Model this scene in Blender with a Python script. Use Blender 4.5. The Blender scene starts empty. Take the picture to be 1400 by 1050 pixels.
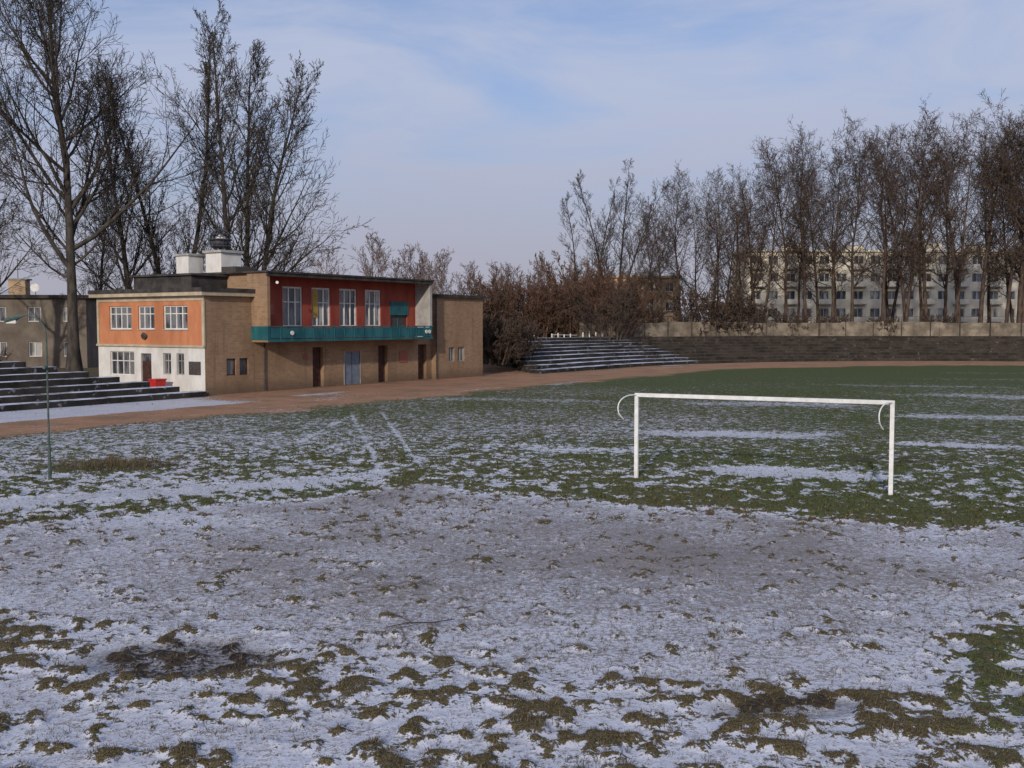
import bpy, math, random
import numpy as np
from mathutils import Vector, Matrix
random.seed(3)
scn=bpy.context.scene
COL=scn.collection
EYE=4.55
# ---------------------------------------------------------------- helpers
def link(o,parent=None):
    COL.objects.link(o)
    if parent: o.parent=parent
    return o
def empty(name,loc=(0,0,0),rz=0):
    e=bpy.data.objects.new(name,None); e.location=loc; e.rotation_euler=(0,0,rz); e.empty_display_size=.3
    return link(e)
def mesh_np(name,V,F,mat=None,smooth=False):
    V=np.asarray(V,dtype=np.float32); F=np.asarray(F,dtype=np.int32)
    me=bpy.data.meshes.new(name)
    k=F.shape[1]
    me.vertices.add(len(V)); me.vertices.foreach_set('co',V.ravel())
    me.loops.add(F.size); me.loops.foreach_set('vertex_index',F.ravel())
    me.polygons.add(len(F)); me.polygons.foreach_set('loop_start',np.arange(len(F),dtype=np.int32)*k)
    if smooth: me.polygons.foreach_set('use_smooth',np.ones(len(F),dtype=bool))
    me.update(calc_edges=True); me.validate()
    if mat: me.materials.append(mat)
    return me
class Geo:
    """collects boxes / quads / tubes for one mesh part"""
    def __init__(s): s.V=[]; s.F=[]; s.M=[]; s.mats=[]
    def mi(s,m):
        if m not in s.mats: s.mats.append(m)
        return s.mats.index(m)
    def face(s,pts,m):
        b=len(s.V); s.V+= [tuple(p) for p in pts]; s.F.append(tuple(range(b,b+len(pts)))); s.M.append(s.mi(m))
    def box(s,x0,x1,y0,y1,z0,z1,m,mtop=None):
        b=len(s.V)
        s.V+=[(x0,y0,z0),(x1,y0,z0),(x1,y1,z0),(x0,y1,z0),(x0,y0,z1),(x1,y0,z1),(x1,y1,z1),(x0,y1,z1)]
        for i,f in enumerate([(0,3,2,1),(4,5,6,7),(0,1,5,4),(1,2,6,5),(2,3,7,6),(3,0,4,7)]):
            s.F.append(tuple(b+j for j in f)); s.M.append(s.mi(mtop if (mtop and i==1) else m))
    def tube(s,pts,r,m,n=8,cap=True):
        pts=[Vector(p) for p in pts]; b=len(s.V)
        rr=r if isinstance(r,(list,tuple)) else [r]*len(pts)
        prev=None
        for i,p in enumerate(pts):
            d=(pts[min(i+1,len(pts)-1)]-pts[max(i-1,0)]).normalized()
            if prev is None:
                ref=Vector((0,0,1)) if abs(d.z)<.9 else Vector((1,0,0))
                a=d.cross(ref).normalized()
            else: a=(prev-d*prev.dot(d)).normalized()
            prev=a; c=d.cross(a)
            for k in range(n):
                t=2*math.pi*k/n; s.V.append(tuple(p+(a*math.cos(t)+c*math.sin(t))*rr[i]))
        for i in range(len(pts)-1):
            for k in range(n):
                k2=(k+1)%n
                s.F.append((b+i*n+k,b+i*n+k2,b+(i+1)*n+k2,b+(i+1)*n+k)); s.M.append(s.mi(m))
        if cap:
            s.F.append(tuple(b+k for k in range(n))[::-1]); s.M.append(s.mi(m))
            e=b+(len(pts)-1)*n; s.F.append(tuple(e+k for k in range(n))); s.M.append(s.mi(m))
    def obj(s,name,parent=None,loc=None,rz=0,bevel=0):
        me=bpy.data.meshes.new(name); me.from_pydata(s.V,[],s.F)
        for m in s.mats: me.materials.append(m)
        me.polygons.foreach_set('material_index',s.M); me.update()
        o=bpy.data.objects.new(name,me)
        if loc: o.location=loc
        o.rotation_euler=(0,0,rz)
        if bevel:
            mo=o.modifiers.new('bevel','BEVEL'); mo.width=bevel; mo.segments=2; mo.limit_method='ANGLE'
        return link(o,parent)
def _h(xi,yi,seed):
    h=(xi.astype(np.int64)*374761393+yi.astype(np.int64)*668265263+seed*1274126177)&0x7fffffff
    h=((h^(h>>13))*1274126177)&0x7fffffff
    return ((h^(h>>16))&0xffff)/65535.0
def vnoise(x,y,seed=0):
    xi=np.floor(x); yi=np.floor(y); fx=x-xi; fy=y-yi
    fx=fx*fx*(3-2*fx); fy=fy*fy*(3-2*fy)
    a=_h(xi,yi,seed); b=_h(xi+1,yi,seed); c=_h(xi,yi+1,seed); d=_h(xi+1,yi+1,seed)
    return (a*(1-fx)+b*fx)*(1-fy)+(c*(1-fx)+d*fx)*fy
def fbm(x,y,w,seed=0,o=3):
    s=0;t=0;a=1.
    for i in range(o):
        c,sn=math.cos(.7*i+.3),math.sin(.7*i+.3)
        s=s+a*(vnoise((x*c-y*sn)/w+17*i,(x*sn+y*c)/w-9*i,seed+i)*2-1); t+=a; a*=.55; w*=.5
    return s/t
def sstep(a,b,x):
    t=np.clip((x-a)/(b-a),0,1); return t*t*(3-2*t)
# ---------------------------------------------------------------- node helper
class NT:
    def __init__(s,name):
        s.mat=bpy.data.materials.new(name); s.mat.use_nodes=True; s.t=s.mat.node_tree; s.n=s.t.nodes
        s.b=s.n['Principled BSDF']; s.tc=s.n.new('ShaderNodeTexCoord')
        s.b.inputs['Specular IOR Level'].default_value=.25
    def put(s,sock,v):
        if isinstance(v,(int,float)): sock.default_value=v
        elif isinstance(v,(tuple,list)):
            sock.default_value=tuple(v)+((1,) if len(v)==3 and len(sock.default_value)==4 else ())
        else: s.t.links.new(v,sock)
    def math(s,op,a,b=0,c=None,clamp=False):
        n=s.n.new('ShaderNodeMath'); n.operation=op; n.use_clamp=clamp
        s.put(n.inputs[0],a); s.put(n.inputs[1],b)
        if c is not None: s.put(n.inputs[2],c)
        return n.outputs[0]
    def mapv(s,scale,vec=None,rot=(0,0,0)):
        n=s.n.new('ShaderNodeMapping'); s.put(n.inputs['Vector'],vec or s.tc.outputs['Object'])
        n.inputs['Scale'].default_value=scale; n.inputs['Rotation'].default_value=rot
        return n.outputs[0]
    def noise(s,scale,detail=3,vec=None,rough=.5,out='Fac',dist=0):
        n=s.n.new('ShaderNodeTexNoise'); s.put(n.inputs['Vector'],vec or s.tc.outputs['Object'])
        n.inputs['Scale'].default_value=scale; n.inputs['Detail'].default_value=detail; n.inputs['Roughness'].default_value=rough
        n.inputs['Distortion'].default_value=dist
        return n.outputs[out]
    def smooth(s,v,a,b,lo=0.,hi=1.):
        n=s.n.new('ShaderNodeMapRange'); n.interpolation_type='SMOOTHSTEP'
        s.put(n.inputs['Value'],v); n.inputs['From Min'].default_value=a; n.inputs['From Max'].default_value=b
        n.inputs['To Min'].default_value=lo; n.inputs['To Max'].default_value=hi
        return n.outputs[0]
    def mix(s,f,a,b,mode='MIX'):
        n=s.n.new('ShaderNodeMix'); n.data_type='RGBA'; n.blend_type=mode; n.clamp_factor=True
        s.put(n.inputs[0],f); s.put(n.inputs[6],a); s.put(n.inputs[7],b)
        return n.outputs[2]
    def bump(s,h,strength=.5,dist=.02):
        n=s.n.new('ShaderNodeBump'); n.inputs['Strength'].default_value=strength; n.inputs['Distance'].default_value=dist
        s.put(n.inputs['Height'],h); s.t.links.new(n.outputs[0],s.b.inputs['Normal'])
    def attr(s,name):
        n=s.n.new('ShaderNodeAttribute'); n.attribute_name=name
        q=s.n.new('ShaderNodeSeparateColor'); s.t.links.new(n.outputs['Color'],q.inputs[0]); return q.outputs
    def up(s):
        n=s.n.new('ShaderNodeNewGeometry'); q=s.n.new('ShaderNodeSeparateXYZ'); s.t.links.new(n.outputs['Normal'],q.inputs[0]); return q.outputs[2]
    def out(s,col,rough=.85):
        s.put(s.b.inputs['Base Color'],col); s.put(s.b.inputs['Roughness'],rough); return s.mat
def simple(name,c1,c2,scale=3.,rough=.85,bump=0.,stretch=(1,1,1),a=.35,b=.65,grime=0.):
    m=NT(name); v=m.mapv(stretch)
    f=m.smooth(m.noise(scale,5,v,.6),a,b); c=m.mix(f,c1,c2)
    if grime:
        g=m.smooth(m.noise(.35,4,m.mapv((1,1,.5)),.65),.4,.75)
        c=m.mix(m.math('MULTIPLY',g,grime),c,(c1[0]*.4,c1[1]*.38,c1[2]*.36))
    if bump: m.bump(m.noise(scale*4,4,v),bump,.02)
    return m.out(c,rough)
SNOW=(.58,.61,.70)
# ---------------------------------------------------------------- stadium frame
ux,uy=.55,.835
def UN(u,n): return (u*ux+n*uy, u*uy-n*ux)
CU,CN=95.,-4.
def path(s,R):
    if s<=CU: return UN(s,CN-R)
    a=(s-CU)/50.
    return UN(CU+R*math.sin(a),CN-R*math.cos(a))
def stadR(X,Y):
    u=X*ux+Y*uy; n=X*uy-Y*ux
    R=np.where(u<CU, np.abs(CN-n)*np.sign(CN-n), np.hypot(u-CU,n-CN))
    a=np.where(u<CU,u,CU+50*np.arctan2(u-CU,CN-n))
    return u,n,R,a
# ---------------------------------------------------------------- ground zones
def seg(X,Y,a,b):
    ax,ay=a; bx,by=b; dx,dy=bx-ax,by-ay
    t=np.clip(((X-ax)*dx+(Y-ay)*dy)/(dx*dx+dy*dy),0,1)
    return np.hypot(X-ax-t*dx,Y-ay-t*dy)
def ell(X,Y,cx,cy,rx,ry,rot=0):
    c,s=math.cos(rot),math.sin(rot); x=(X-cx)*c+(Y-cy)*s; y=-(X-cx)*s+(Y-cy)*c
    return np.hypot(x/rx,y/ry)
def zones(X,Y):
    w1=fbm(X,Y,6,11); w2=fbm(X,Y,2.2,5); w3=fbm(X,Y,20,31)
    yt=np.interp(X,[-14,-11.5,-6,-2,2,6.6,11,14],[21.5,23,26,28,26,23.2,22.4,21.5])+w2*.9+w1*.6
    yb=np.interp(X,[-12,-8.5,-5.4,-.9,2.6,5,6.4,8,11],[16.8,16,15.1,13.8,12.9,13,14.9,16.3,19])+w2*.9+w1*.5
    oval=sstep(-.8,.8,Y-yb)*sstep(-1.0,1.0,yt-Y)
    cov=.59+.08*w1+.03*w2-.06*sstep(0,-9,X)*(1-sstep(38,55,Y))
    far=sstep(40,90,Y-.45*X); cov=cov+.08*far
    cov+=.12*sstep(55,100,Y)+.04*sstep(2,20,X)*sstep(26,40,Y)
    e=ell(X,Y,8.6,31,3.3,1.2,-.35)+w2*.45; cov-=.5*(1-sstep(.4,1.3,e))
    for cx,cy,rx,ry,k in [(9,42,4.5,1.6,.25),(17,38,2.6,.8,.3),(2,37,4,1.2,.15),(31,64,7,2.2,.15),(40,84,12,2.2,.12),(22,50,5,1.5,.15),(14,24.5,3,1.6,.15),(-2,62,8,1.2,.1),(30,75,9,1.4,.12),(15,58,5,1.6,.12),(46,95,8,2,.12)]:
        e=ell(X,Y,cx,cy,rx,ry,-.2)+w2*.6; cov-=k*(1-sstep(.3,1.4,e))
    cov+=.20*np.exp(-((Y-yt-1.6)/1.3)**2)*sstep(1,4,X)
    for a,b,w,k in [((-8.2,52),(-4.75,35),.08,.22),((-6.8,53),(-2.9,32.3),.08,.22),((-8,51),(-8.2,39),.08,.18),((-14,25.2),(-4.6,30.),.7,.5),((-13,21.7),(-5,24.6),.35,-.3),
                    ((-16,31),(-5.5,28),.4,.2),((-4.75,35),(-3.6,28),.12,.2)]:
        cov-=k*np.exp(-((seg(X,Y,a,b)+w2*.12)/w)**2)
    cov+=.25*np.exp(-(ell(X,Y,-12.8,32.5,1.9,1.2))**2)
    near=1-sstep(-.9,.9,Y-yb)
    ncov=.50+.06*w1+.04*w2-.13*sstep(1.8,3.8,yb-Y)*(1-sstep(3,6,X))+.15*sstep(4.2,6.5,X)+.05*sstep(-5,-8,X)
    for cx,cy,rx,ry in [(2,10.6,2.2,.25),(-3,11.3,2.2,.3),(-5,12.2,1.5,.3)]: ncov-=.15*np.exp(-ell(X,Y,cx,cy,rx,ry,.1)**2)
    cov=cov*(1-near)+ncov*near
    mid=np.exp(-(ell(X,Y,1.5,19.8,6.5,4.6))**2)
    ocov=.21+.07*w2+.07*w1
    cov=cov*(1-oval)+ocov*oval
    fine=oval*(.54+.40*mid+.22*w1+.16*w2)+(1-oval)*.44
    dirt=1-sstep(.6,1.2,ell(X,Y,-4.5,13.8,1.3,.75,-.1)+w2*.4)
    dirt=np.maximum(dirt,.7*(1-sstep(.5,1.2,ell(X,Y,3.4,11.95,1.,.38,.1)+w2*.3)))
    dirt=np.maximum(dirt,.35*(1-sstep(.6,1.2,ell(X,Y,-12.8,32.8,2.,1.2)+w2*.3)))
    dirt=np.maximum(dirt,.4*(1-sstep(.6,1.2,ell(X,Y,12.8,34.,2.,1.)+w2*.4)))
    u,n,R,a=stadR(X,Y)
    cur=sstep(92,122,a)
    trk=sstep(34.4,36.6,R+w2*1.4+w1*1.2+4.5*cur)*(1-sstep(44,45.5,R+w2*.5))
    yard=(n<CN-42)*(u>38)*(u<84)*(1-sstep(62,64,R))
    trk=np.maximum(trk,yard*sstep(38,43,u+w1*2)); trk=np.where((u<0),0,trk)
    snowy=sstep(41.2,41.9,R+w2*.4)*(1-sstep(48,49,R))*(1-sstep(39,44,u+w1*2.5))
    tcov=.86-.18*w2*(u<62)-.12*w1-.12*(1-sstep(45,60,u))
    cov=cov*(1-trk)+tcov*trk
    cov=np.where(snowy>.02,cov*(1-snowy)+.2*snowy,cov)
    for k,(s0,R0,l,kk) in enumerate([(96,41.5,7,.35),(104,44.5,6,.6),(66,36,5,.3),(55,37.,6,.3),(47,43,4,.3),(90,43.5,5,.35)]):
        px,py=path(s0,R0); qx,qy=path(s0+l,R0+.3)
        cov-=kk*np.exp(-((seg(X,Y,(px,py),(qx,qy))+w2*.5)/.55)**2)
    outside=sstep(44,46,R)
    green=np.clip(.50+.22*w1+.25*far+.12*w3-.6*near*(1-sstep(4,6,X))-.7*oval+.12*sstep(5,20,X)-outside*.9,0,1)
    cov=np.where((outside>.5)&(trk<.3)&(u>44),.95,cov)
    cl=fbm(X,Y,.26,71,2)*2.0*(1-sstep(26,48,np.hypot(X,Y)))
    return dict(cov=cov,trk=trk,dirt=dirt,cl=cl,fine=fine,green=green,R=R,u=u,a=a,n=n,w2=w2)
def ground_h(X,Y,z):
    bank=2.95*sstep(0,1,(9.2-Y)/8.2)
    plate=2.75*np.clip((z['R']-45.5)/13.5,0,1)*sstep(82,92,z['u']+(z['R']-45)*.2)
    plate=np.where((z['u']<0)|(z['R']<0),0,plate)
    gm=sstep(-.35,.6,z['cl']*.9+(z['cov']-.5)*2.4)
    r=np.hypot(X,Y)
    rel=(gm*.06*(1-z['trk'])-z['dirt']*.06+.03*fbm(X,Y,1.4,90)*1)*(1-sstep(40,60,r))
    return bank+plate+rel+.05*z['w2']*(1-sstep(30,45,r))
def build_ground():
    r=[0.3]
    while r[-1]<8.5: r.append(r[-1]*1.22+.1)
    while r[-1]<155: r.append(r[-1]*1.0046)
    while r[-1]<4000: r.append(r[-1]*1.12)
    r=np.array(r)
    th=np.concatenate([np.linspace(-34,34,480),np.linspace(37,323,90)])*math.pi/180
    RR,TT=np.meshgrid(r,th,indexing='ij')
    X=(RR*np.sin(TT)).ravel(); Y=(RR*np.cos(TT)).ravel()
    z=zones(X,Y); Z=ground_h(X,Y,z)
    nr,nt=len(r),len(th)
    i=np.arange(nr-1)[:,None]; j=np.arange(nt)[None,:]; j2=(j+1)%nt
    F=np.stack([i*nt+j,(i+1)*nt+j,(i+1)*nt+j2,i*nt+j2],-1).reshape(-1,4)[:,::-1]
    m=NT('ground_snow_grass')
    za=m.attr('zone'); zb=m.attr('zone2')
    cov,trk,dirt=za[0],za[1],za[2]; cl,fine,green=zb[0],zb[1],zb[2]
    n3=m.noise(3.8,3,None,.65); n12=m.noise(12,3,None,.6); n40=m.noise(42,2)
    n1=m.noise(1.5,3,None,.55)
    v=m.math('MULTIPLY_ADD',cl,2.4,-1.2)
    v=m.math('ADD',v,m.math('MULTIPLY_ADD',n3,5.0,-2.5))
    v=m.math('ADD',v,m.math('MULTIPLY_ADD',n1,2.4,-1.2))
    v=m.math('ADD',v,m.math('MULTIPLY_ADD',n12,3.6,-1.8))
    v=m.math('ADD',v,m.math('MULTIPLY_ADD',n40,1.4,-.7))
    v=m.math('ADD',v,m.math('MULTIPLY_ADD',cov,4.6,-2.3))
    mask=m.smooth(v,-.22,.25)
    vf=m.math('ADD',m.math('MULTIPLY_ADD',n12,3.,-1.5),m.math('MULTIPLY_ADD',n40,3.4,-1.7))
    vf=m.math('ADD',vf,m.math('MULTIPLY_ADD',n3,2.2,-1.1))
    vf=m.math('ADD',vf,m.math('MULTIPLY_ADD',fine,2.4,-1.35))
    fmask=m.math('MULTIPLY',m.smooth(vf,-.5,.5),.85)
    gr=m.mix(m.smooth(n12,.35,.65),(.032,.044,.014),(.100,.122,.036))
    br=m.mix(m.smooth(n40,.35,.65),(.050,.040,.018),(.155,.12,.06))
    gsel=m.math('ADD',green,m.math('MULTIPLY_ADD',n3,1.6,-.8))
    grass=m.mix(m.smooth(gsel,.1,.8),br,gr)
    track=m.mix(m.smooth(n1,.3,.7),(.38,.175,.09),(.25,.135,.08))
    track=m.mix(m.smooth(n12,.3,.75),track,(.41,.25,.155))
    n0=m.noise(.35,4,None,.65); track=m.mix(m.smooth(n0,.42,.68,0,.65),track,(.18,.12,.075))
    base=m.mix(trk,grass,track)
    soil=m.mix(m.smooth(n12,.35,.6),(.012,.009,.007),(.06,.042,.028))
    base=m.mix(dirt,base,soil)
    snow=m.mix(m.smooth(n3,.3,.7),(.49,.51,.60),(.67,.69,.75))
    n0s=m.smooth(m.noise(.7,4,None,.6),.4,.65,0,.28); snow=m.mix(n0s,snow,(.36,.36,.40))
    frost=m.mix(fmask,snow,m.mix(m.smooth(n40,.4,.6),(.085,.065,.05),(.20,.158,.13)))
    col=m.mix(mask,frost,base)
    dm=m.math('MULTIPLY',dirt,m.smooth(n12,.40,.60,1.,.45)); col=m.mix(dm,col,soil)
    h=m.math('ADD',m.math('MULTIPLY',mask,m.math('ADD',n12,n40)),m.math('MULTIPLY',n12,.5))
    m.bump(h,.7,.045)
    mat=m.out(col,m.smooth(mask,0,1,.55,.95))
    me=mesh_np('ground',np.stack([X,Y,Z],1),F,mat,True)
    one=np.ones_like(X)
    A=me.color_attributes.new('zone','FLOAT_COLOR','POINT'); A.data.foreach_set('color',np.stack([np.clip(z['cov'],-.5,1.3),z['trk'],z['dirt'],one],1).astype(np.float32).ravel())
    B=me.color_attributes.new('zone2','FLOAT_COLOR','POINT'); B.data.foreach_set('color',np.stack([z['cl']*.5+.5,z['fine'],z['green'],one],1).astype(np.float32).ravel())
    link(bpy.data.objects.new('ground',me))
build_ground()
# ---------------------------------------------------------------- grass tufts
def build_tufts():
    rng=np.random.default_rng(5)
    xs=[];ys=[];hs=[];gs=[];ws=[]
    def pop(N,d0,d1,pw,keepf,hfun,wd,finep):
        d=d0+(rng.random(N)**pw)*(d1-d0); a=(rng.random(N)-.5)*1.12
        X=d*np.tan(a*.98); Y=d; z=zones(X,Y)
        g=sstep(-.1,.6,z['cl']*1.1+(z['cov']-.5)*2.8+fbm(X,Y,.2,44)*.6)
        p=np.clip(g+finep*(z['cov']<.35),0,1)*(1-z['dirt']*.6)*(1-z['trk'])
        k=rng.random(N)<p*keepf
        xs.append(X[k]);ys.append(Y[k]);gs.append(z['green'][k]); hs.append(hfun(k.sum())); ws.append(np.full(k.sum(),wd))
    pop(170000,9.3,36,1.25,.36,lambda n:.018+.055*rng.random(n)**2,.0055,.14)
    pop(110000,22,70,1.1,.28,lambda n:.04+.07*rng.random(n),.014,.03)
    M=260; xs.append(rng.normal(-12.8,1.0,M)); ys.append(rng.normal(32.6,.7,M)); hs.append(.12+.2*rng.random(M)); gs.append(np.zeros(M)); ws.append(np.full(M,.008))
    M=1300; sy=10.5+rng.random(M)*14; xs.append((rng.random(M)-.5)*sy*1.05); ys.append(sy); hs.append(.03+.11*rng.random(M)**2); gs.append(np.zeros(M)); ws.append(np.full(M,.004))
    X=np.concatenate(xs);Y=np.concatenate(ys);ht=np.concatenate(hs);gr=np.concatenate(gs);wd=np.concatenate(ws)
    Z=ground_h(X,Y,zones(X,Y)); n=len(X); B=6
    ph=rng.random((n,B))*2*math.pi; off=rng.random((n,B))*(.025+wd[:,None]*3); lean=.2+rng.random((n,B))*1.1
    bx=X[:,None]+off*np.cos(ph); by=Y[:,None]+off*np.sin(ph); bz=np.repeat(Z[:,None]-.006,B,1)
    H=ht[:,None]*(.6+.6*rng.random((n,B))); w=wd[:,None]*(.7+.6*rng.random((n,B))); q=ph+1.57
    p0=np.stack([bx-w*np.cos(q),by-w*np.sin(q),bz],-1); p1=np.stack([bx+w*np.cos(q),by+w*np.sin(q),bz],-1)
    p2=np.stack([bx+H*lean*np.cos(ph),by+H*lean*np.sin(ph),bz+H],-1)
    V=np.stack([p0,p1,p2],2).reshape(-1,3); F=np.arange(len(V)).reshape(-1,3)
    m=NT('grass_blades'); g=m.attr('g')
    f=m.smooth(m.math('ADD',g[0],m.math('MULTIPLY_ADD',m.noise(5,2),1.4,-.7)),.15,.8)
    c=m.mix(f,m.mix(m.smooth(m.noise(30,1),.4,.6),(.07,.055,.028),(.18,.14,.08)),m.mix(m.smooth(m.noise(20,1),.4,.6),(.038,.052,.016),(.105,.125,.038)))
    mat=m.out(c,.85)
    me=mesh_np('grass_tufts',V,F,mat)
    A=me.color_attributes.new('g','FLOAT_COLOR','POINT'); gv=np.repeat(gr,B*3); A.data.foreach_set('color',np.stack([gv]*3+[np.ones_like(gv)],1).astype(np.float32).ravel())
    link(bpy.data.objects.new('grass_tufts',me))
build_tufts()
# ---------------------------------------------------------------- trees
def nrm(v): return v/np.maximum(np.linalg.norm(v,axis=-1,keepdims=True),1e-9)
def tree_arrays(seed,H,R0,stems=1,cb=.22,width=.3,n=(28,9,7,4),ang=(42,38,38,40),up=(0.,.5,.35,.25,.1),wob=(.03,.07,.09,.12,.12),rmin=.014,lean=.04,spread=.3,prof=((0,.2,.55,1),(.75,1,.75,.25)),lr1=.014,ratio=(.28,.3)):
    rng=np.random.default_rng(seed)
    K=[14,8,5,3,1]; S=[8,5,3,2,2]
    P=np.zeros((stems,3)); 
    if stems>1:
        an=rng.random()*6+np.arange(stems)*2*math.pi/stems; P[:,0]=np.cos(an)*spread; P[:,1]=np.sin(an)*spread
        D=nrm(np.stack([np.cos(an)*lean*1.5,np.sin(an)*lean*1.5,np.ones(stems)],1))
    else: D=nrm(np.array([[rng.normal(0,lean),rng.normal(0,lean),1.]]))
    L=H*(1-.15*rng.random(stems)); L[0]=H; R=np.full(stems,R0)
    Vs=[];Fs=[];base=0
    for lev in range(len(n)+1):
        k=K[lev]; N=len(P); p=P.copy(); d=D.copy(); pts=[p]; dirs=[d]
        for j in range(k):
            d=nrm(d+rng.normal(0,wob[lev],d.shape)+np.array([0,0,1.])*up[lev]/k)
            p=p+d*(L/k)[:,None]; pts.append(p); dirs.append(d)
        pts=np.stack(pts,1); dirs=np.stack(dirs,1); tt=np.linspace(0,1,k+1)
        rad=np.maximum(R[:,None]*(1-tt*.9),rmin)
        if lev>=3: rad=rad*1.25
        if lev==0: rad=rad*(1+.6*np.exp(-tt*H/1.2))
        ref=nrm(rng.normal(0,1,(N,1,3))+np.zeros((1,k+1,1)))
        a=nrm(np.cross(dirs,ref)); b=np.cross(dirs,a); s=S[lev]
        th=np.arange(s)*2*math.pi/s
        ring=pts[:,:,None,:]+rad[:,:,None,None]*(a[:,:,None,:]*np.cos(th)[None,None,:,None]+b[:,:,None,:]*np.sin(th)[None,None,:,None])
        Vs.append(ring.reshape(-1,3))
        I=np.arange(N)[:,None,None]*(k+1)*s; J=np.arange(k)[None,:,None]*s; Q=np.arange(s if s>2 else 1)[None,None,:]; Q2=(Q+1)%s
        Fs.append((base+np.stack([I+J+Q,I+J+Q2,I+J+s+Q2,I+J+s+Q],-1)).reshape(-1,4)); base+=N*(k+1)*s
        if lev<len(n):
            m=n[lev]; t=(np.arange(m)[None,:]+rng.random((N,m)))/m
            t0=cb if lev==0 else .12
            tp=t.copy(); t=np.minimum(t0+(1-t0)*t,.985); x=t*k; i=np.minimum(x.astype(int),k-1); f=(x-i)[...,None]
            ar=np.arange(N)[:,None]; pos=pts[ar,i]*(1-f)+pts[ar,i+1]*f; dd=dirs[ar,i]; lr=rad[ar,i]*(1-f[...,0])+rad[ar,i+1]*f[...,0]
            per=nrm(np.cross(dd,rng.normal(0,1,dd.shape)))
            ph=np.radians(ang[lev])*(.7+.6*rng.random((N,m)))
            if lev==0: ph=ph*(1.15-.5*tp)
            nd=np.cos(ph)[...,None]*dd+np.sin(ph)[...,None]*per
            if lev==0: nL=H*width*np.interp(tp,prof[0],prof[1])*(.6+.7*rng.random((N,m)))
            else: nL=L[:,None]*(ratio[0]+ratio[1]*rng.random((N,m)))*(1-.35*t)
            nR=np.minimum(lr*.6,nL*lr1+.006)
            P=pos.reshape(-1,3); D=nrm(nd.reshape(-1,3)); L=nL.ravel(); R=nR.ravel()
    return np.concatenate(Vs),np.concatenate(Fs)
def barkmat(name,c1,c2): return simple(name,c1,c2,2.5,.95,.3,(1,1,.3))
bark_g=barkmat('bark_grey',(.036,.030,.025),(.085,.070,.058))
bark_b=barkmat('bark_brown',(.045,.032,.025),(.115,.080,.060))
bark_r=barkmat('twigs_russet',(.075,.042,.030),(.16,.095,.066))
bark_haze=barkmat('twigs_distant_hazed',(.13,.10,.095),(.22,.165,.15))  # paler than the near bark: aerial haze put into the colour, no volume
def place(name,me,x,y,z=0,s=1,rz=0,sx=1):
    o=bpy.data.objects.new(name,me); o.location=(x,y,z); o.scale=(s*sx,s*sx,s); o.rotation_euler=(0,0,rz); link(o); return o
def tmesh(name,mat,**k):
    V,F=tree_arrays(**k); return mesh_np(name,V,F,mat,False)
T=[tmesh('poplar_a',bark_g,seed=1,H=36,R0=.5,stems=1,cb=.2,width=.40,n=(42,12,8,5),ang=(48,38,38,40),up=(0,.85,.5,.3,.1),prof=((0,.15,.5,1),(.8,1,.8,.25))),
   tmesh('poplar_b',bark_g,seed=2,H=27,R0=.36,stems=1,cb=.18,width=.34,n=(34,10,7,4),ang=(40,38,38,40),up=(0,.6,.35,.2,.1)),
   tmesh('poplar_c',bark_g,seed=3,H=31,R0=.3,stems=2,cb=.12,width=.17,n=(36,9,7,4),ang=(26,28,32,40),up=(0,.8,.5,.3,.1)),
   tmesh('poplar_d',bark_g,seed=7,H=30,R0=.34,stems=3,cb=.14,width=.30,n=(28,10,7,4),ang=(44,38,38,40),up=(0,.6,.5,.3,.1),lean=.06)]
place('poplar_tree',T[0],-36.8,86)
place('poplar_tree',T[1],-36.,99,0,1.0,1.)
place('poplar_tree',T[2],-31.8,97,0,1.02)
place('poplar_tree',T[3],-24.8,97,0,1.03,.3)
place('poplar_tree',T[1],-50,96,0,1.05,2.4)
place('poplar_tree',T[0],-62,110,0,.85,4.)
place('poplar_tree',T[1],-46,114,0,.75,3.)
RV=[tmesh('ash_%d'%i,bark_b,seed=20+i,H=30,R0=.32,stems=[1,2,1,2,1][i],cb=[.24,.2,.3,.22,.2][i],width=[.31,.26,.29,.26,.33][i],n=[(27,10,7,4),(16,10,7,4),(26,9,7,4),(16,10,7,4),(26,10,7,4)][i],
     ang=(46,42,42,44),up=(0,.6,.35,.2,.1),rmin=.016,lean=[.02,.05,.03,.06,.04][i],prof=((0,.3,.7,1),(.8,1,1,.55))) for i in range(5)]
NP=tmesh('narrow_poplar',bark_g,seed=44,H=28,R0=.22,stems=3,cb=.1,width=.17,n=(20,9,6,4),ang=(34,32,34,38),up=(0,.6,.4,.3,.1),rmin=.012,lean=.06,spread=.5,prof=((0,.3,.7,1),(.9,1,.8,.35)))
prof=[(880,308),(908,285),(935,255),(968,250),(1003,256),(1038,235),(1068,212),(1098,215),(1132,225),(1168,212),(1203,198),(1238,190),(1268,184),(1303,181),(1338,187),(1370,184),(1402,196),(1440,200),(1480,205),(1530,195)]
rng=random.Random(4)
for i,(bx,ty) in enumerate(prof):
    for row in range(2):
        if row==1 and i%4==1: continue
        d=(146 if row==0 else 158)+rng.uniform(-2,3); b=(bx-700)/1400.+ (0 if row==0 else .012)+rng.uniform(-.004,.004)
        h=(EYE+(443-ty)/1400.*d-2.7)*(1 if row==0 else rng.uniform(.8,.95))*rng.uniform(.93,.99)
        place('bare_ash_tree',RV[rng.randrange(5)],b*d,d,2.6,h/30.,rng.uniform(0,6.3),rng.uniform(1.0,1.2))
place('bare_ash_tree',RV[0],70.8,143,2.6,.92,2.,1.4)
for x,y,h in [(10.4,142,21.5),(14.8,146,25)]: place('narrow_poplar_tree',NP,x,y,2.6,h/28.,x*3,1.2)
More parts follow.
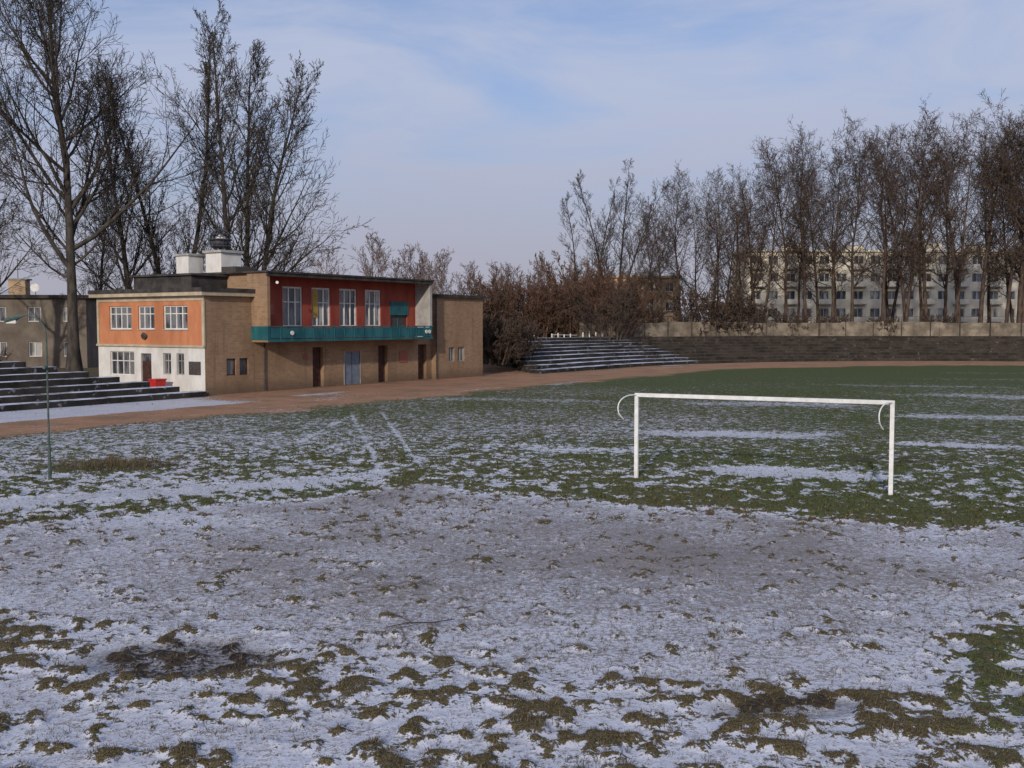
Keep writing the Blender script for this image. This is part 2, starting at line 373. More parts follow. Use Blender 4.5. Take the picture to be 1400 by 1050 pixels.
SH=[tmesh('shrub_%d'%i,[bark_r,bark_b,bark_r][i],seed=60+i,H=6,R0=.07,stems=8,cb=.08,width=.42,n=(9,7,5,3),ang=(38,40,42,45),up=(0,.5,.3,.2,.1),wob=(.07,.09,.1,.12,.12),rmin=.013,lean=.2,spread=.9) for i in range(3)]
DSH=tmesh('dense_shrub',bark_b,seed=66,H=4,R0=.06,stems=12,cb=.05,width=.4,n=(10,7,5,3),ang=(45,45,45,45),up=(0,.3,.3,.2,.1),rmin=.016,lean=.3,spread=.9)
for i in range(22):
    bx=650+ (850-650)*(i+rng.random())/22; d=rng.uniform(124,140)
    place('bare_shrub',SH[i%3],(bx-700)/1400*d,d,2.2,rng.uniform(.6,1.4)*(1.1 if bx>760 else 1.),rng.uniform(0,6),1.15)
for x,y,s in [(8.3,139,2.0),(5.,140,1.6),(-2.5,137,1.6),(11.5,138,1.6)]: place('bare_shrub',SH[0],x,y,2.4,s,x,.8)
for x,y,s in [(-1.6,96,1.1),(-.6,99,1.15),(-2.4,99,1.3),(.1,102,1.),(17.5,139,1.2),(26.5,140,1.9),(29.5,141,1.5),(33,142,1.3),(39,143,1.),(45,144,.9),(52,143,.8),(60,144,.9)]:
    place('bare_shrub',DSH,x,y,.8 if y<110 else 2.6,s,x)
for x,y,s in [(-41,80,.5),(-47,84,.6)]: place('bare_shrub',SH[0],x,y,0,s,x)
def distant():
    vs=[];fs=[];b=0; rg=random.Random(8)
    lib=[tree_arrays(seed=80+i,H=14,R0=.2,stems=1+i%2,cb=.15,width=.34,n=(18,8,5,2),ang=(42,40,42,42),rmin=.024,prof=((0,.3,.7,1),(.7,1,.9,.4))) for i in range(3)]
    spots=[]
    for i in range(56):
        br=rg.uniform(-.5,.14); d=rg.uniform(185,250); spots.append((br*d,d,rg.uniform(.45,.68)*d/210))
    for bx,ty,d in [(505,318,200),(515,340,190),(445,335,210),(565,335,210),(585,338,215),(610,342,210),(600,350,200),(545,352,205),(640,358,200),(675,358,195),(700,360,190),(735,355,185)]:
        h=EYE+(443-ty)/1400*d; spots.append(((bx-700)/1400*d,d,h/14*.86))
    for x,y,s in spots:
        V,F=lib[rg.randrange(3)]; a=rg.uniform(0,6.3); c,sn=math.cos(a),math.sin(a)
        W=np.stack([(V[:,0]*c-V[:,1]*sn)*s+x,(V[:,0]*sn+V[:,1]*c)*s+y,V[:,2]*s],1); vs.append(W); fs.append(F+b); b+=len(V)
    me=mesh_np('distant_trees',np.concatenate(vs),np.concatenate(fs),bark_haze); link(bpy.data.objects.new('distant_trees',me))
distant()
# ---------------------------------------------------------------- materials for buildings
def brickmat(name,c1,c2,mort):
    m=NT(name); q=m.n.new('ShaderNodeSeparateXYZ'); m.t.links.new(m.tc.outputs['Object'],q.inputs[0])
    cb=m.n.new('ShaderNodeCombineXYZ'); m.put(cb.inputs[0],m.math('ADD',q.outputs[0],q.outputs[1])); m.put(cb.inputs[1],q.outputs[2])
    br=m.n.new('ShaderNodeTexBrick'); m.put(br.inputs['Vector'],cb.outputs[0]); br.inputs['Scale'].default_value=1
    br.inputs['Brick Width'].default_value=.38; br.inputs['Row Height'].default_value=.16; br.inputs['Mortar Size'].default_value=.012
    br.inputs['Color1'].default_value=c1+(1,); br.inputs['Color2'].default_value=c2+(1,); br.inputs['Mortar'].default_value=mort+(1,)
    g=m.smooth(m.noise(.5,5,m.mapv((1,1,.45)),.65),.38,.7)
    c=m.mix(m.math('MULTIPLY',g,.5),br.outputs[0],(c1[0]*.45,c1[1]*.42,c1[2]*.4))
    g2=m.smooth(m.noise(2.5,4,None,.6),.45,.7); c=m.mix(m.math('MULTIPLY',g2,.3),c,(c2[0]*1.2,c2[1]*1.2,c2[2]*1.2))
    g3=m.smooth(m.noise(1.3,3,m.mapv((1.6,1.6,.12)),.6),.55,.75); c=m.mix(m.math('MULTIPLY',g3,.4),c,(.10,.07,.05))
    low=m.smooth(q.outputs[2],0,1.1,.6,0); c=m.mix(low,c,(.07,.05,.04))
    m.bump(br.outputs['Fac'],-.3,.01)
    return m.out(c,.9)
brick=brickmat('clinker_brick',(.34,.22,.132),(.26,.165,.098),(.31,.23,.16))
white_w=simple('whitewash',(.58,.56,.52),(.70,.68,.64),1.5,.85,.1,(1,1,.5),grime=.4)
orange=simple('orange_render',(.46,.175,.082),(.55,.225,.11),1.2,.85,.1,(1,1,.4),grime=.35)
red=simple('red_panel',(.26,.045,.03),(.33,.075,.045),1.,.7,.05,(1,1,.3),grime=.4)
cream=simple('cream_fascia',(.40,.33,.23),(.50,.42,.30),2,.85,grime=.4)
darkroof=simple('roof_felt',(.03,.028,.028),(.07,.06,.055),1.5,.9,.2)
greyc=simple('grey_concrete',(.28,.265,.25),(.40,.385,.36),1.2,.9,.2,grime=.4)
teal=simple('teal_paint',(.012,.085,.105),(.03,.14,.155),1.5,.5,.05,(1,1,.4),grime=.35)
frame_w=simple('white_frame',(.60,.58,.54),(.73,.71,.68),4,.5)
door_b=simple('blue_door',(.13,.16,.21),(.18,.21,.26),3,.6)
door_d=simple('dark_door',(.04,.018,.014),(.08,.035,.025),3,.6)
sign_d=simple('dark_sign',(.03,.03,.03),(.10,.08,.07),12,.4)
sign_r=simple('red_sign',(.26,.08,.05),(.34,.12,.08),12,.5)
metal=simple('galvanised',(.03,.03,.035),(.07,.07,.08),8,.4)
def glassmat(name,a,b):
    m=NT(name); f=m.smooth(m.noise(1.1,3,m.mapv((1.4,1.4,.35))),.42,.58); c=m.mix(f,a,b); m.b.inputs['Specular IOR Level'].default_value=.6; return m.out(c,.12)
glass=glassmat('window_glass',(.03,.035,.045),(.16,.16,.165)); curtain=glassmat('curtained_glass',(.08,.08,.09),(.42,.41,.39))
def wall_holes(g,fn,a0,a1,z0,z1,holes,mat,dep=.2):
    A=sorted(set([a0,a1]+[h[0] for h in holes]+[h[1] for h in holes])); Z=sorted(set([z0,z1]+[h[2] for h in holes]+[h[3] for h in holes]))
    A=[a for a in A if a0<=a<=a1]; Z=[z for z in Z if z0<=z<=z1]
    for i in range(len(A)-1):
        for j in range(len(Z)-1):
            ca,cz=(A[i]+A[i+1])/2,(Z[j]+Z[j+1])/2
            if any(h[0]<ca<h[1] and h[2]<cz<h[3] for h in holes): continue
            g.face([fn(A[i],0,Z[j]),fn(A[i+1],0,Z[j]),fn(A[i+1],0,Z[j+1]),fn(A[i],0,Z[j+1])],mat)
    for h in holes:
        x0,x1,y0,y1=h[:4]
        for p,q in [((x0,y0),(x1,y0)),((x1,y0),(x1,y1)),((x1,y1),(x0,y1)),((x0,y1),(x0,y0))]:
            g.face([fn(p[0],0,p[1]),fn(p[0],dep,p[1]),fn(q[0],dep,q[1]),fn(q[0],0,q[1])],mat)
def fbox(g,fn,a0,a1,d0,d1,z0,z1,m):
    p,q=fn(a0,d0,z0),fn(a1,d1,z1)
    g.box(min(p[0],q[0]),max(p[0],q[0]),min(p[1],q[1]),max(p[1],q[1]),z0,z1,m)
def window(g,fn,h,cols=2,trans=.68,gm=None,fm=None,t=.07):
    gm=gm or glass; fm=fm or frame_w; a0,a1,z0,z1=h
    fbox(g,fn,a0,a1,.16,.2,z0,z1,gm)
    fbox(g,fn,a0,a0+t,.10,.158,z0,z1,fm); fbox(g,fn,a1-t,a1,.10,.158,z0,z1,fm)
    fbox(g,fn,a0+t,a1-t,.10,.158,z0,z0+t,fm); fbox(g,fn,a0+t,a1-t,.10,.158,z1-t,z1,fm)
    for c in range(1,cols):
        a=a0+(a1-a0)*c/cols; fbox(g,fn,a-t*.45,a+t*.45,.105,.157,z0+t,z1-t,fm)
    if trans:
        zt=z0+(z1-z0)*trans; fbox(g,fn,a0+t,a1-t,.11,.156,zt-.03,zt+.03,fm)
# ---------------------------------------------------------------- pavilion
RZ=math.atan2(uy,ux)
pav=empty('stadium_pavilion',(-19.5,65,0),RZ)
fL=lambda a,d,z:(a,d,z)
fF=lambda a,d,z:(d,a,z)
g=Geo()
lw=[(1.75,2.55,1.2,2.3),(2.85,3.6,1.2,2.3)]
doors=[(9.6,10.7,0.05,2.9),(12.9,14.6,.05,2.5),(16.7,17.8,.05,2.9)]
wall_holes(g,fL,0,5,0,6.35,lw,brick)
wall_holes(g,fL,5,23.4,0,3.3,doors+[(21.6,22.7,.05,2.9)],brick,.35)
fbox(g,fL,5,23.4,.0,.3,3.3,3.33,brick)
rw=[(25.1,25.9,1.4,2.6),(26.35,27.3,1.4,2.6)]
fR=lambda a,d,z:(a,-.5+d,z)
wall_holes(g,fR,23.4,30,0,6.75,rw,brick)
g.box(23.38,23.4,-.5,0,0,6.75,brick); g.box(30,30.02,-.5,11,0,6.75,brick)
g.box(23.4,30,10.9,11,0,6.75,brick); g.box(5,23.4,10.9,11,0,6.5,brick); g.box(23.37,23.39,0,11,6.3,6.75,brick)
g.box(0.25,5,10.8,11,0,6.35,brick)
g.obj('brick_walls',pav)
g=Geo()
zb=3.05
fw=[(2.0,2.75,1.25,2.65),(3.3,4.1,1.25,2.65),(7.1,9.7,1.1,2.7),(5.3,6.4,.05,2.6)]
uw=[(1.6,4.0,4.2,5.75),(4.9,6.6,4.2,5.75),(7.3,9.7,4.2,5.75)]
wall_holes(g,fF,0,11,0,zb,fw,white_w); 
g.obj('white_ground_floor_wall',pav)
g=Geo(); wall_holes(g,fF,0.0,11,zb+.14,6.05,uw,orange); g.obj('orange_upper_wall',pav)
g=Geo(); g.box(-.14,.02,-.05,11.05,zb,zb+.14,cream); g.box(-.05,.02,-.02,11.02,6.05,6.36,cream)
g.box(-.06,.04,-.04,.18,zb+.14,6.05,cream); g.box(-.06,.04,10.8,11.02,zb+.14,6.05,cream); g.obj('facade_trim',pav)
g=Geo()
for h in uw: window(g,fF,h,4 if h[1]-h[0]>2 else 3,.66,glass,t=.08); fbox(g,fF,h[0]-.05,h[1]+.05,-.06,0.05,h[2]-.06,h[2],greyc)
for h in fw[:2]: window(g,fF,h,2,.65,fm=greyc)
window(g,fF,fw[2],4,.6,glass,t=.06); fbox(g,fF,5.3,6.4,.12,.2,.05,2.6,door_d); fbox(g,fF,5.35,6.35,.09,.118,2.1,2.55,glass)
for h in lw: window(g,fL,h,1,0,fm=door_d)
for h in rw: window(g,fR,h,2,0,fm=greyc)
for h in doors[::2]+[(21.6,22.7,.05,2.9)]: fbox(g,fL,h[0],h[1],.3,.36,.05,2.9,door_d)
fbox(g,fL,12.9,14.6,.06,.16,.05,2.5,door_b); fbox(g,fL,13.72,13.77,.045,.059,.05,2.5,sign_d); fbox(g,fL,12.82,12.9,-.03,.1,0.05,2.58,greyc); fbox(g,fL,14.6,14.68,-.03,.1,0.05,2.58,greyc)
fbox(g,fF,.4,1.5,-.05,-.004,1.3,2.15,sign_d)
fbox(g,fL,19.2,20.2,-.05,-.004,1.5,2.4,sign_r); fbox(g,fL,8.7,9.1,-.05,-.004,2.,2.4,sign_r)
g.obj('windows_and_doors',pav)
g=Geo()
g.box(-.45,5.2,-.35,11.3,6.36,6.60,cream); g.box(-.5,5.25,-.4,11.35,6.60,6.86,darkroof)
g.box(5.25,23.3,1.,11.2,6.5,6.7,darkroof)
g.box(23.2,30.25,-.75,11.2,6.75,7.0,darkroof)
g.box(1.2,4.6,2.6,8.6,6.86,7.75,darkroof); g.box(1.0,4.8,2.4,8.8,7.75,7.88,darkroof)
g.obj('flat_roofs',pav)
g=Geo(); wz0,wz1=4.35,7.15
win=[(6.8,8.7),(9.6,11.5),(12.45,14.35),(15.25,17.1)]
hs=[(a,b,wz0,wz1) for a,b in win]+[(18.2,20.3,3.5,6.2)]
fU=lambda a,d,z:(a,.02+d,z)
wall_holes(g,fU,4.2,21.3,3.55,7.9,hs,red,.2)
g.obj('red_upper_wall',pav)
g=Geo()
for i,(a,b) in enumerate(win):
    window(g,fU,(a,b,wz0,wz1),3,.62,[glass,curtain,glass,curtain][i],t=.12)
fbox(g,fU,9.75,10.3,.09,.105,5.,7.,simple('ochre_board',(.35,.22,.05),(.45,.3,.08),3,.7))
fbox(g,fU,18.2,20.3,.15,.2,3.5,6.2,sign_d); fbox(g,fU,18.15,20.35,-.06,0.05,5.25,6.3,teal); fbox(g,fU,19.2,19.28,.1,.148,3.5,5.25,teal)
fbox(g,fU,5.5,5.9,-.04,0,5.2,5.9,sign_r)
g.obj('upper_windows',pav)
g=Geo()
g.box(3.95,4.2,-1.5,.4,3.35,7.9,brick); g.box(21.3,21.55,-1.5,.4,3.35,7.9,greyc)
g.box(4.2,4.22,.4,10,6.8,7.9,brick); g.box(21.28,21.3,.4,10,6.7,7.9,greyc); g.box(4.2,21.3,9.9,10,6.7,7.9,brick)
g.box(4.2,21.3,-1.5,.0,3.35,3.5,greyc)
g.obj('balcony_fins_and_slab',pav)
g=Geo(); g.box(3.8,21.7,-1.68,10.2,7.94,8.06,darkroof); g.box(3.95,21.55,-1.45,10,7.9,7.94,red); g.box(3.9,21.6,-1.60,-1.46,7.72,7.94,darkroof); g.obj('upper_roof',pav)
g=Geo()
g.box(4.0,21.5,-1.60,-1.52,3.37,3.55,teal)
k=17
for i in range(k):
    a=4.0+17.5*i/k; b=4.0+17.5*(i+1)/k
    g.box(a+.06,b-.06,-1.58,-1.54,3.6,4.28,teal); g.box(a-.02,a+.03,-1.62,-1.5,3.55,4.42,teal)
g.box(3.95,21.6,-1.62,-1.5,4.34,4.42,teal); g.box(3.90,3.945,-1.6,0,3.5,4.4,teal); g.obj('balcony_railing',pav)
g=Geo()
g.box(4.9,6.7,4.0,5.6,6.88,9.5,white_w); g.box(4.75,6.85,3.85,5.75,9.5,9.68,greyc)
g.box(3.9,5.2,6.2,7.5,7.9,9.3,white_w); g.box(3.8,5.3,6.1,7.6,9.3,9.46,greyc)
g.box(4.85,6.6,2.5,3.95,6.88,8.5,sign_d)
g.obj('chimneys',pav,bevel=.02)
g=Geo()
c=Vector((5.6,4.8,10.4)); RG=.75
for k in range(6):
    an=math.pi*k/6; pts=[c+Vector((math.cos(an)*math.cos(t)*RG,math.sin(an)*math.cos(t)*RG,math.sin(t)*RG)) for t in np.linspace(-1.2,1.57+1.2,16)]
    g.tube(pts,.055,metal,5)
for zz in (-.4,.05,.4):
    r=math.sqrt(RG**2-zz*zz); g.tube([c+Vector((math.cos(t)*r,math.sin(t)*r,zz)) for t in np.linspace(0,6.283,20)],.05,metal,5)
g.tube([c-Vector((0,0,.75)),c+Vector((0,0,.85))],.08,metal,6)
g.tube([c-Vector((0,0,.55)),c-Vector((0,0,.25)),c+Vector((0,0,.1))],[.35,.6,.6],metal,14)
g.tube([c+Vector((0,0,.12)),c+Vector((0,0,.28)),c+Vector((0,0,.42))],[.4,.28,.1],frame_w,14)
g.tube([(5.3,4.2,9.6),(5.3,4.2,11.3)],.02,metal,5); g.box(4.8,5.8,4.18,4.22,11.2,11.24,metal); g.box(4.9,5.7,4.18,4.22,10.95,10.99,metal)
g.obj('siren_globe',pav)
g=Geo(); g.tube([(-.05,5.9,3.75),(-.18,5.9,3.7)],[.28,.2],sign_d,10); g.tube([(4.6,-1.75,7.3),(4.75,-1.62,7.3)],.1,frame_w,8)
for a in (6.0,20.6,21.0): g.tube([(a,-1.64,3.95),(a,-1.70,3.95)],.15,frame_w,12)
g.tube([(5.02,-.06,.1),(5.02,-.06,3.3)],.05,metal,6); g.tube([(23.3,-.58,.1),(23.3,-.58,6.7)],.05,metal,6); g.obj('fittings',pav)
g=Geo(); redp=simple('red_plastic',(.45,.02,.02),(.55,.04,.03),3,.4)
pts=[(-.32,-.28,0),(.32,-.28,0),(.32,.28,0),(-.32,.28,0)]; top=[(x*1.25,y*1.25,.95) for x,y,_ in pts]
for i in range(4):
    j=(i+1)%4; g.face([pts[i],pts[j],top[j],top[i]],redp)
g.face(pts[::-1],redp); g.box(-.44,.44,-.39,.39,.95,1.03,redp); g.box(-.3,.3,-.43,-.39,.3,.4,redp)
g.tube([(-.33,.33,.08),(.33,.33,.08)],.08,sign_d,8)
g.obj('red_waste_bin',None,(-22.85,65.9,0),RZ)
# ---------------------------------------------------------------- terraces
def terr_mat(name,snowamt,c1,c2,ctop):
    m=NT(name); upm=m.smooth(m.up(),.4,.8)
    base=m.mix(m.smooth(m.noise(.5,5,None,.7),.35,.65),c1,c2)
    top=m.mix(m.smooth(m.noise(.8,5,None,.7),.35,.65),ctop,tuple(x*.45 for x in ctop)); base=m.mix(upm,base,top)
    n=m.noise(.55,5,None,.7)
    f=m.math('MULTIPLY',upm,m.smooth(n,1-snowamt-.08,1-snowamt+.06)); 
    f2=m.math('MULTIPLY',m.smooth(m.noise(2.5,4),.62,.68),.4)
    m.bump(m.noise(9,4),.5,.03)
    return m.out(m.mix(f,m.mix(m.math('MULTIPLY',f2,snowamt),base,SNOW),SNOW),.9)
tm1=terr_mat('terrace_snowy',.52,(.014,.013,.012),(.045,.038,.033),(.08,.068,.056)); tm2=terr_mat('terrace_bare',.24,(.022,.018,.014),(.056,.044,.034),(.12,.093,.068))
g=Geo()
for i in range(8):
    n0=-(51.3+1.1*i); n1=n0-1.1; ue=43.2-1.35*i
    P=[UN(-10,n0),UN(ue,n0),UN(ue,n1),UN(-10,n1)]; z=.33*(i+1)
    a,b,c,d=[(p[0],p[1],0) for p in P]; A,B,C,D=[(p[0],p[1],z) for p in P]
    for f in ([a,b,B,A],[b,c,C,B],[c,d,D,C],[A,B,C,D]): g.face(f,tm1)
P=[UN(-10,-60.1),UN(33.,-60.1),UN(33,-66),UN(-10,-66)]
g.face([(P[0][0],P[0][1],2.62),(P[1][0],P[1][1],2.62),(P[2][0],P[2][1],0),(P[3][0],P[3][1],0)],tm2)
g.obj('concrete_terrace')
def curved(name,s0f,s1,mat,rows=9,R0=45.3,dR=1.5,dz=.33):
    g=Geo(); rr=random.Random(int(s1))
    for i in range(rows):
        s0=s0f(i); ns=int((s1-s0)/1.2); ss=np.linspace(s0,s1,ns+1); cur=0
        for k in range(ns):
            if rr.random()<.15: cur=rr.uniform(-.05,.02)
            z=dz*(i+1)+cur
            a=path(ss[k],R0+dR*i); b=path(ss[k+1],R0+dR*i); c=path(ss[k+1],R0+dR*(i+1)); d=path(ss[k],R0+dR*(i+1))
            g.face([(a[0],a[1],0),(b[0],b[1],0),(b[0],b[1],z),(a[0],a[1],z)],mat)
            g.face([(a[0],a[1],z),(b[0],b[1],z),(c[0],c[1],z),(d[0],d[1],z)],mat)
            if k==0: g.face([(d[0],d[1],0),(a[0],a[1],0),(a[0],a[1],z),(d[0],d[1],z)],mat)
    return g.obj(name)
curved('concrete_terrace',lambda i:80+i*1.35,112,tm1)
curved('concrete_terrace',lambda i:112.05,215,tm2)
wallm=simple('rubble_wall',(.15,.125,.095),(.31,.255,.195),.6,.9,.4,(1,1,1.5),grime=.75)
g=Geo(); Rw=60.4; H1=4.85
ss=np.arange(108,215,1.6)
for k in range(len(ss)-1):
    a=path(ss[k],Rw); b=path(ss[k+1],Rw); a2=path(ss[k],Rw+.35); b2=path(ss[k+1],Rw+.35)
    hh=H1 if (k//7)%2 else H1-.14
    g.face([(a[0],a[1],2),(b[0],b[1],2),(b[0],b[1],hh),(a[0],a[1],hh)],wallm); g.face([(a[0],a[1],hh),(b[0],b[1],hh),(b2[0],b2[1],hh),(a2[0],a2[1],hh)],wallm)
    g.face([(a2[0],a2[1],hh),(b2[0],b2[1],hh),(b2[0],b2[1],0),(a2[0],a2[1],0)],wallm)
    if k%4==0:
        q=[path(ss[k]-.15,Rw-.12),path(ss[k]+.15,Rw-.12),path(ss[k]+.15,Rw+.4),path(ss[k]-.15,Rw+.4)]
        lo=[(p[0],p[1],2) for p in q]; hi=[(p[0],p[1],hh+.1) for p in q]
        for i in range(4): g.face([lo[i],lo[(i+1)%4],hi[(i+1)%4],hi[i]],wallm)
        g.face(hi,wallm)
g.obj('stadium_wall')
g=Geo()
for k in range(22):
    if k in (5,11,12,17): continue
    p=path(90+k*.95,59.3); z=2.9; w=.06
    g.box(p[0]-w,p[0]+w,p[1]-w,p[1]+w,z,z+.4+.45*rng.random(),frame_w)
for k in (0,6,13):
    a=path(90+k*.95,59.35); b=path(90+(k+4)*.95,59.35); g.tube([(a[0],a[1],3.3),(b[0],b[1],3.2)],.035,frame_w,5)
g.obj('white_picket_fence')
g=Geo()
ss=np.arange(110,205,3.2); pts=[]
for s in ss:
    p=path(s,59.9); g.tube([(p[0],p[1],2.6),(p[0],p[1],5.6)],.045,bark_g,5); pts.append(p)
for z in (5.1,5.55):
    g.tube([(p[0],p[1],z) for p in pts],.018,bark_g,4)
g.obj('wire_fence')
for s in (139,158,171):
    p=path(s,60.1); g=Geo(); g.tube([(0,0,0),(0,0,4.5),(0,-.1,4.9)],[.07,.05,.04],bark_b,7); g.box(-.25,.25,-.04,.04,4.2,4.28,bark_b); g.obj('fence_pole',None,(p[0],p[1],2.6))
# ---------------------------------------------------------------- football goal
wp=simple('white_goal_paint',(.66,.66,.64),(.80,.80,.78),6,.45,.05,grime=.2)
gl=Vector((3.63,29.7,0)); gr=Vector((9.97,26.75,0)); ax=(gr-gl); Wd=ax.length; rz=math.atan2(ax.y,ax.x)
g=Geo(); r=.055
g.box(-r,r,-r,r,-.1,2.44,wp); g.box(Wd-r,Wd+r,-r,r,-.1,2.44,wp); g.box(-r-.0,Wd+r,-r-.003,r+.003,2.44,2.55,wp)
for x in (0,Wd):
    pts=[(x,-.06,2.5),(x-.12,-.4,2.5),(x-.2,-.75,2.42),(x-.24,-.95,2.25),(x-.22,-.95,2.02),(x-.15,-.75,1.85)]
    P=[Vector(p) for p in pts]; sm=[]
    for i in range(len(P)-1):
        p0,p1,p2,p3=P[max(i-1,0)],P[i],P[i+1],P[min(i+2,len(P)-1)]
        for t in np.linspace(0,1,5)[:-1]: sm.append(.5*((2*p1)+(p2-p0)*t+(2*p0-5*p1+4*p2-p3)*t*t+(3*p1-p0-3*p2+p3)*t**3))
    sm.append(P[-1]); g.tube(sm,.02,wp,6)
g.obj('football_goal',None,gl,rz,.008)
# ---------------------------------------------------------------- lamp
gp=simple('green_lamp_paint',(.045,.07,.062),(.085,.115,.10),6,.5,.1)
g=Geo(); g.tube([(0,0,-.1),(0,0,1.),(0,0,1.02),(0,0,4.2)],[.05,.05,.030,.026],gp,8)
arc=[(0,0,4.2)]+[(-.55+.55*math.cos(t),0,4.2+.6*math.sin(t)) for t in np.linspace(.15,1.75,10)]
g.tube(arc,.022,gp,7); e=arc[-1]
g.tube([e,(e[0]-.12,0,e[2]-.02),(e[0]-.22,0,e[2]-.06),(e[0]-.5,0,e[2]-.15),(e[0]-.55,0,e[2]-.17)],[.03,.06,.09,.075,.02],gp,8)
g.box(e[0]-.48,e[0]-.2,-.05,.05,e[2]-.22,e[2]-.13,frame_w)
g.tube([(-.02,.0,3.3),(-.02,-.16,3.3)],.05,gp,6)
g.obj('street_lamp',None,(-13.45,29.6,0))
g=Geo()
g.tube([(-.5,-.05,.03),(-.15,.02,.07),(.2,0,.06),(.55,.06,.08)],[.005,.008,.010,.008],bark_g,6); g.tube([(-.1,.02,.07),(-.25,.16,.12),(-.36,.22,.1)],[.006,.005,.003],bark_g,5); g.tube([(.2,0,.06),(.3,-.12,.09)],[.006,.003],bark_g,5)
g.obj('fallen_branch',None,(-1.4,15.1,.02),.15)
# ---------------------------------------------------------------- background houses
def block(name,loc,rz,w,dep,h,floors,nw,wm,ww,wh,z0=1.,fm=None,bal=False,cols=2,rm=None):
    e=empty(name,loc,rz); g=Geo(); fh=h/floors; holes=[]
    for f in range(floors):
        for i in range(nw):
            a=w*(i+.5)/nw; holes.append((a-ww/2,a+ww/2,f*fh+z0,f*fh+z0+wh))
    wall_holes(g,fL,0,w,0,h,holes,wm,.2); sh=[(dep*.25-.6,dep*.25+.6,f*fh+z0,f*fh+z0+wh) for f in range(floors)]+[(dep*.7-.6,dep*.7+.6,f*fh+z0,f*fh+z0+wh) for f in range(floors)]
    wall_holes(g,fF,0,dep,0,h,sh,wm,.2); g.box(w-.02,w,0,dep,0,h,wm); g.box(0.25,w,dep-.05,dep,0,h,wm); g.obj('walls',e)
    g=Geo()
    for i,hh in enumerate(holes): window(g,fL,hh,cols,0,curtain if (i*7)%3==0 else glass,fm)
    for hh in sh: window(g,fF,hh,2,0,glass,fm)
    g.obj('windows',e)
    g=Geo(); g.box(-.4,w+.4,-.4,dep+.4,h,h+.35,rm or darkroof); g.obj('roof',e)
    if bal:
        g=Geo()
        for f in range(1,floors):
            for i in range(0,nw,2):
                a=w*(i+.5)/nw; g.box(a-1.3,a+1.3,-1.,-.0,f*fh+.0,f*fh+.14,greyc); g.box(a-1.3,a+1.3,-1.,-.93,f*fh+.14,f*fh+1.05,wm)
        g.obj('balconies',e)
    return e
pale=simple('pale_render',(.66,.59,.47),(.80,.73,.60),.5,.9,.1,grime=.2)
ochre=simple('ochre_render',(.40,.27,.16),(.52,.38,.25),.5,.9,.1,grime=.3)
greyr=simple('grey_render',(.13,.105,.085),(.20,.165,.135),.5,.9,.1,grime=.4)
ap=block('apartment_block',(44,192,1.6),.03,51.5,12,16.4,5,16,pale,1.9,1.6,1.,bal=True,rm=pale)
g=Geo(); ZT=16.75
for x,w_,h_ in [(8,4,1.3),(20,3,1.),(33,5,1.6),(44,3,1.2)]: g.box(x,x+w_,3,7,ZT,ZT+h_,pale); g.box(x-.1,x+w_+.1,2.9,7.1,ZT+h_,ZT+h_+.12,greyc)
for x in (5,14,29,41,49): g.box(x,x+.05,4,4.05,ZT,19.2,metal)
g.obj('roof_sheds',ap)
block('ochre_house',(14.5,168,2.5),.05,13,10,9.6,3,4,ochre,1.4,1.5,rm=ochre)
hs=block('grey_house',(-61,104,0),.15,17,9,7.2,2,5,greyr,1.3,1.5,1.2)
g=Geo(); g.box(8.5,10.2,3,4.6,7.55,9.2,ochre); g.box(8.3,10.4,2.9,4.7,9.2,9.35,greyc); g.box(3,6,3,5,7.55,8.4,pale)
g.tube([(9.3,3.6,9.3),(9.3,3.6,11.5)],.04,metal,5); g.tube([(11.5,2,7.55),(11.5,2,8.2)],.04,metal,5); g.tube([(11.5,1.95,8.3),(11.5,1.75,8.35)],[.1,.45],frame_w,14)
g.obj('chimney_and_dish',hs)
block('far_house',(-50,150,0),.1,22,9,9,3,7,ochre,1.4,1.5)
# ---------------------------------------------------------------- light, sky, camera
el=math.radians(20); az=math.atan2(-.25,-.97)
ts=Vector((math.sin(az)*math.cos(el),math.cos(az)*math.cos(el),math.sin(el)))
L=bpy.data.lights.new('sun','SUN'); L.energy=2.6; L.angle=math.radians(1.2); L.color=(1,.90,.77)
lo=bpy.data.objects.new('sun',L); lo.rotation_euler=ts.to_track_quat('Z','Y').to_euler(); link(lo)
w=bpy.data.worlds.new('World'); scn.world=w; w.use_nodes=True; nt=w.node_tree; bg=nt.nodes['Background']
sky=nt.nodes.new('ShaderNodeTexSky'); sky.sky_type='NISHITA'; sky.sun_disc=False; sky.sun_elevation=el; sky.sun_rotation=az%(2*math.pi); sky.dust_density=1.5; sky.air_density=1.; sky.ozone_density=3.
tc=nt.nodes.new('ShaderNodeTexCoord')
hs2=nt.nodes.new('ShaderNodeMix'); hs2.data_type='RGBA'; hs2.blend_type='MULTIPLY'; hs2.inputs[0].default_value=1; nt.links.new(sky.outputs[0],hs2.inputs[6]); hs2.inputs[7].default_value=(1.04,1.07,1.25,1)
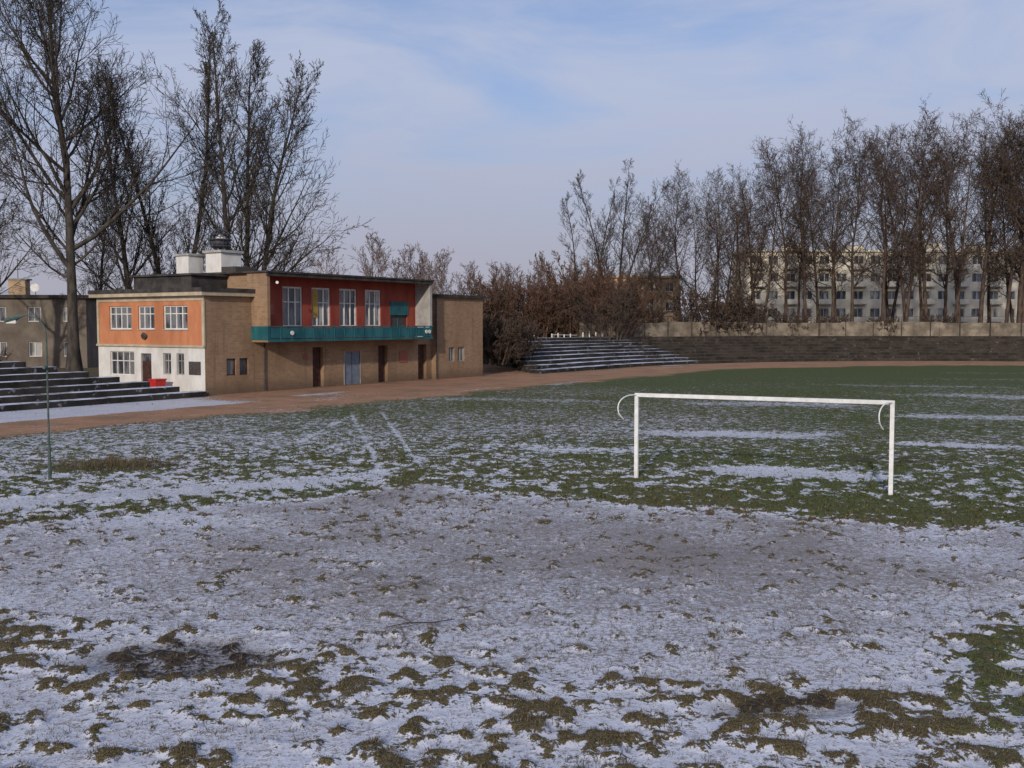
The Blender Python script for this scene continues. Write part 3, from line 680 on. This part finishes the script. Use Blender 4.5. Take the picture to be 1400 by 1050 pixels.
mp=nt.nodes.new('ShaderNodeMapping'); mp.inputs['Scale'].default_value=(1,1,4.6); mp.inputs['Rotation'].default_value=(0,.12,.3); nt.links.new(tc.outputs['Generated'],mp.inputs[0])
ns=nt.nodes.new('ShaderNodeTexNoise'); ns.inputs['Scale'].default_value=2.4; ns.inputs['Detail'].default_value=9; ns.inputs['Roughness'].default_value=.58; ns.inputs['Distortion'].default_value=.6; nt.links.new(mp.outputs[0],ns.inputs['Vector'])
mr=nt.nodes.new('ShaderNodeMapRange'); mr.interpolation_type='SMOOTHSTEP'; mr.inputs['From Min'].default_value=.34; mr.inputs['From Max'].default_value=.60; mr.inputs['To Min'].default_value=.35; mr.inputs['To Max'].default_value=.95
nt.links.new(ns.outputs['Fac'],mr.inputs[0])
sp=nt.nodes.new('ShaderNodeSeparateXYZ'); nt.links.new(tc.outputs['Generated'],sp.inputs[0])
hz=nt.nodes.new('ShaderNodeMapRange'); hz.interpolation_type='SMOOTHSTEP'; hz.inputs['From Min'].default_value=-.02; hz.inputs['From Max'].default_value=.26; hz.inputs['To Min'].default_value=.95; hz.inputs['To Max'].default_value=0.; nt.links.new(sp.outputs[2],hz.inputs[0])
m1=nt.nodes.new('ShaderNodeMix'); m1.data_type='RGBA'; nt.links.new(mr.outputs[0],m1.inputs[0]); nt.links.new(hs2.outputs[2],m1.inputs[6]); m1.inputs[7].default_value=(4.7,5.25,6.9,1)
m2=nt.nodes.new('ShaderNodeMix'); m2.data_type='RGBA'; nt.links.new(hz.outputs[0],m2.inputs[0]); nt.links.new(m1.outputs[2],m2.inputs[6]); m2.inputs[7].default_value=(3.95,3.85,4.6,1)
nt.links.new(m2.outputs[2],bg.inputs[0]); bg.inputs[1].default_value=.1
cam=bpy.data.cameras.new('camera'); cam.sensor_width=36; cam.lens=36; cam.clip_end=6000; cam.clip_start=.1
co=bpy.data.objects.new('camera',cam); co.location=(0,0,EYE); co.rotation_euler=(math.radians(90-3.35),0,0); link(co); scn.camera=co
scn.view_settings.view_transform='Standard'; scn.view_settings.look='None'; scn.view_settings.exposure=0
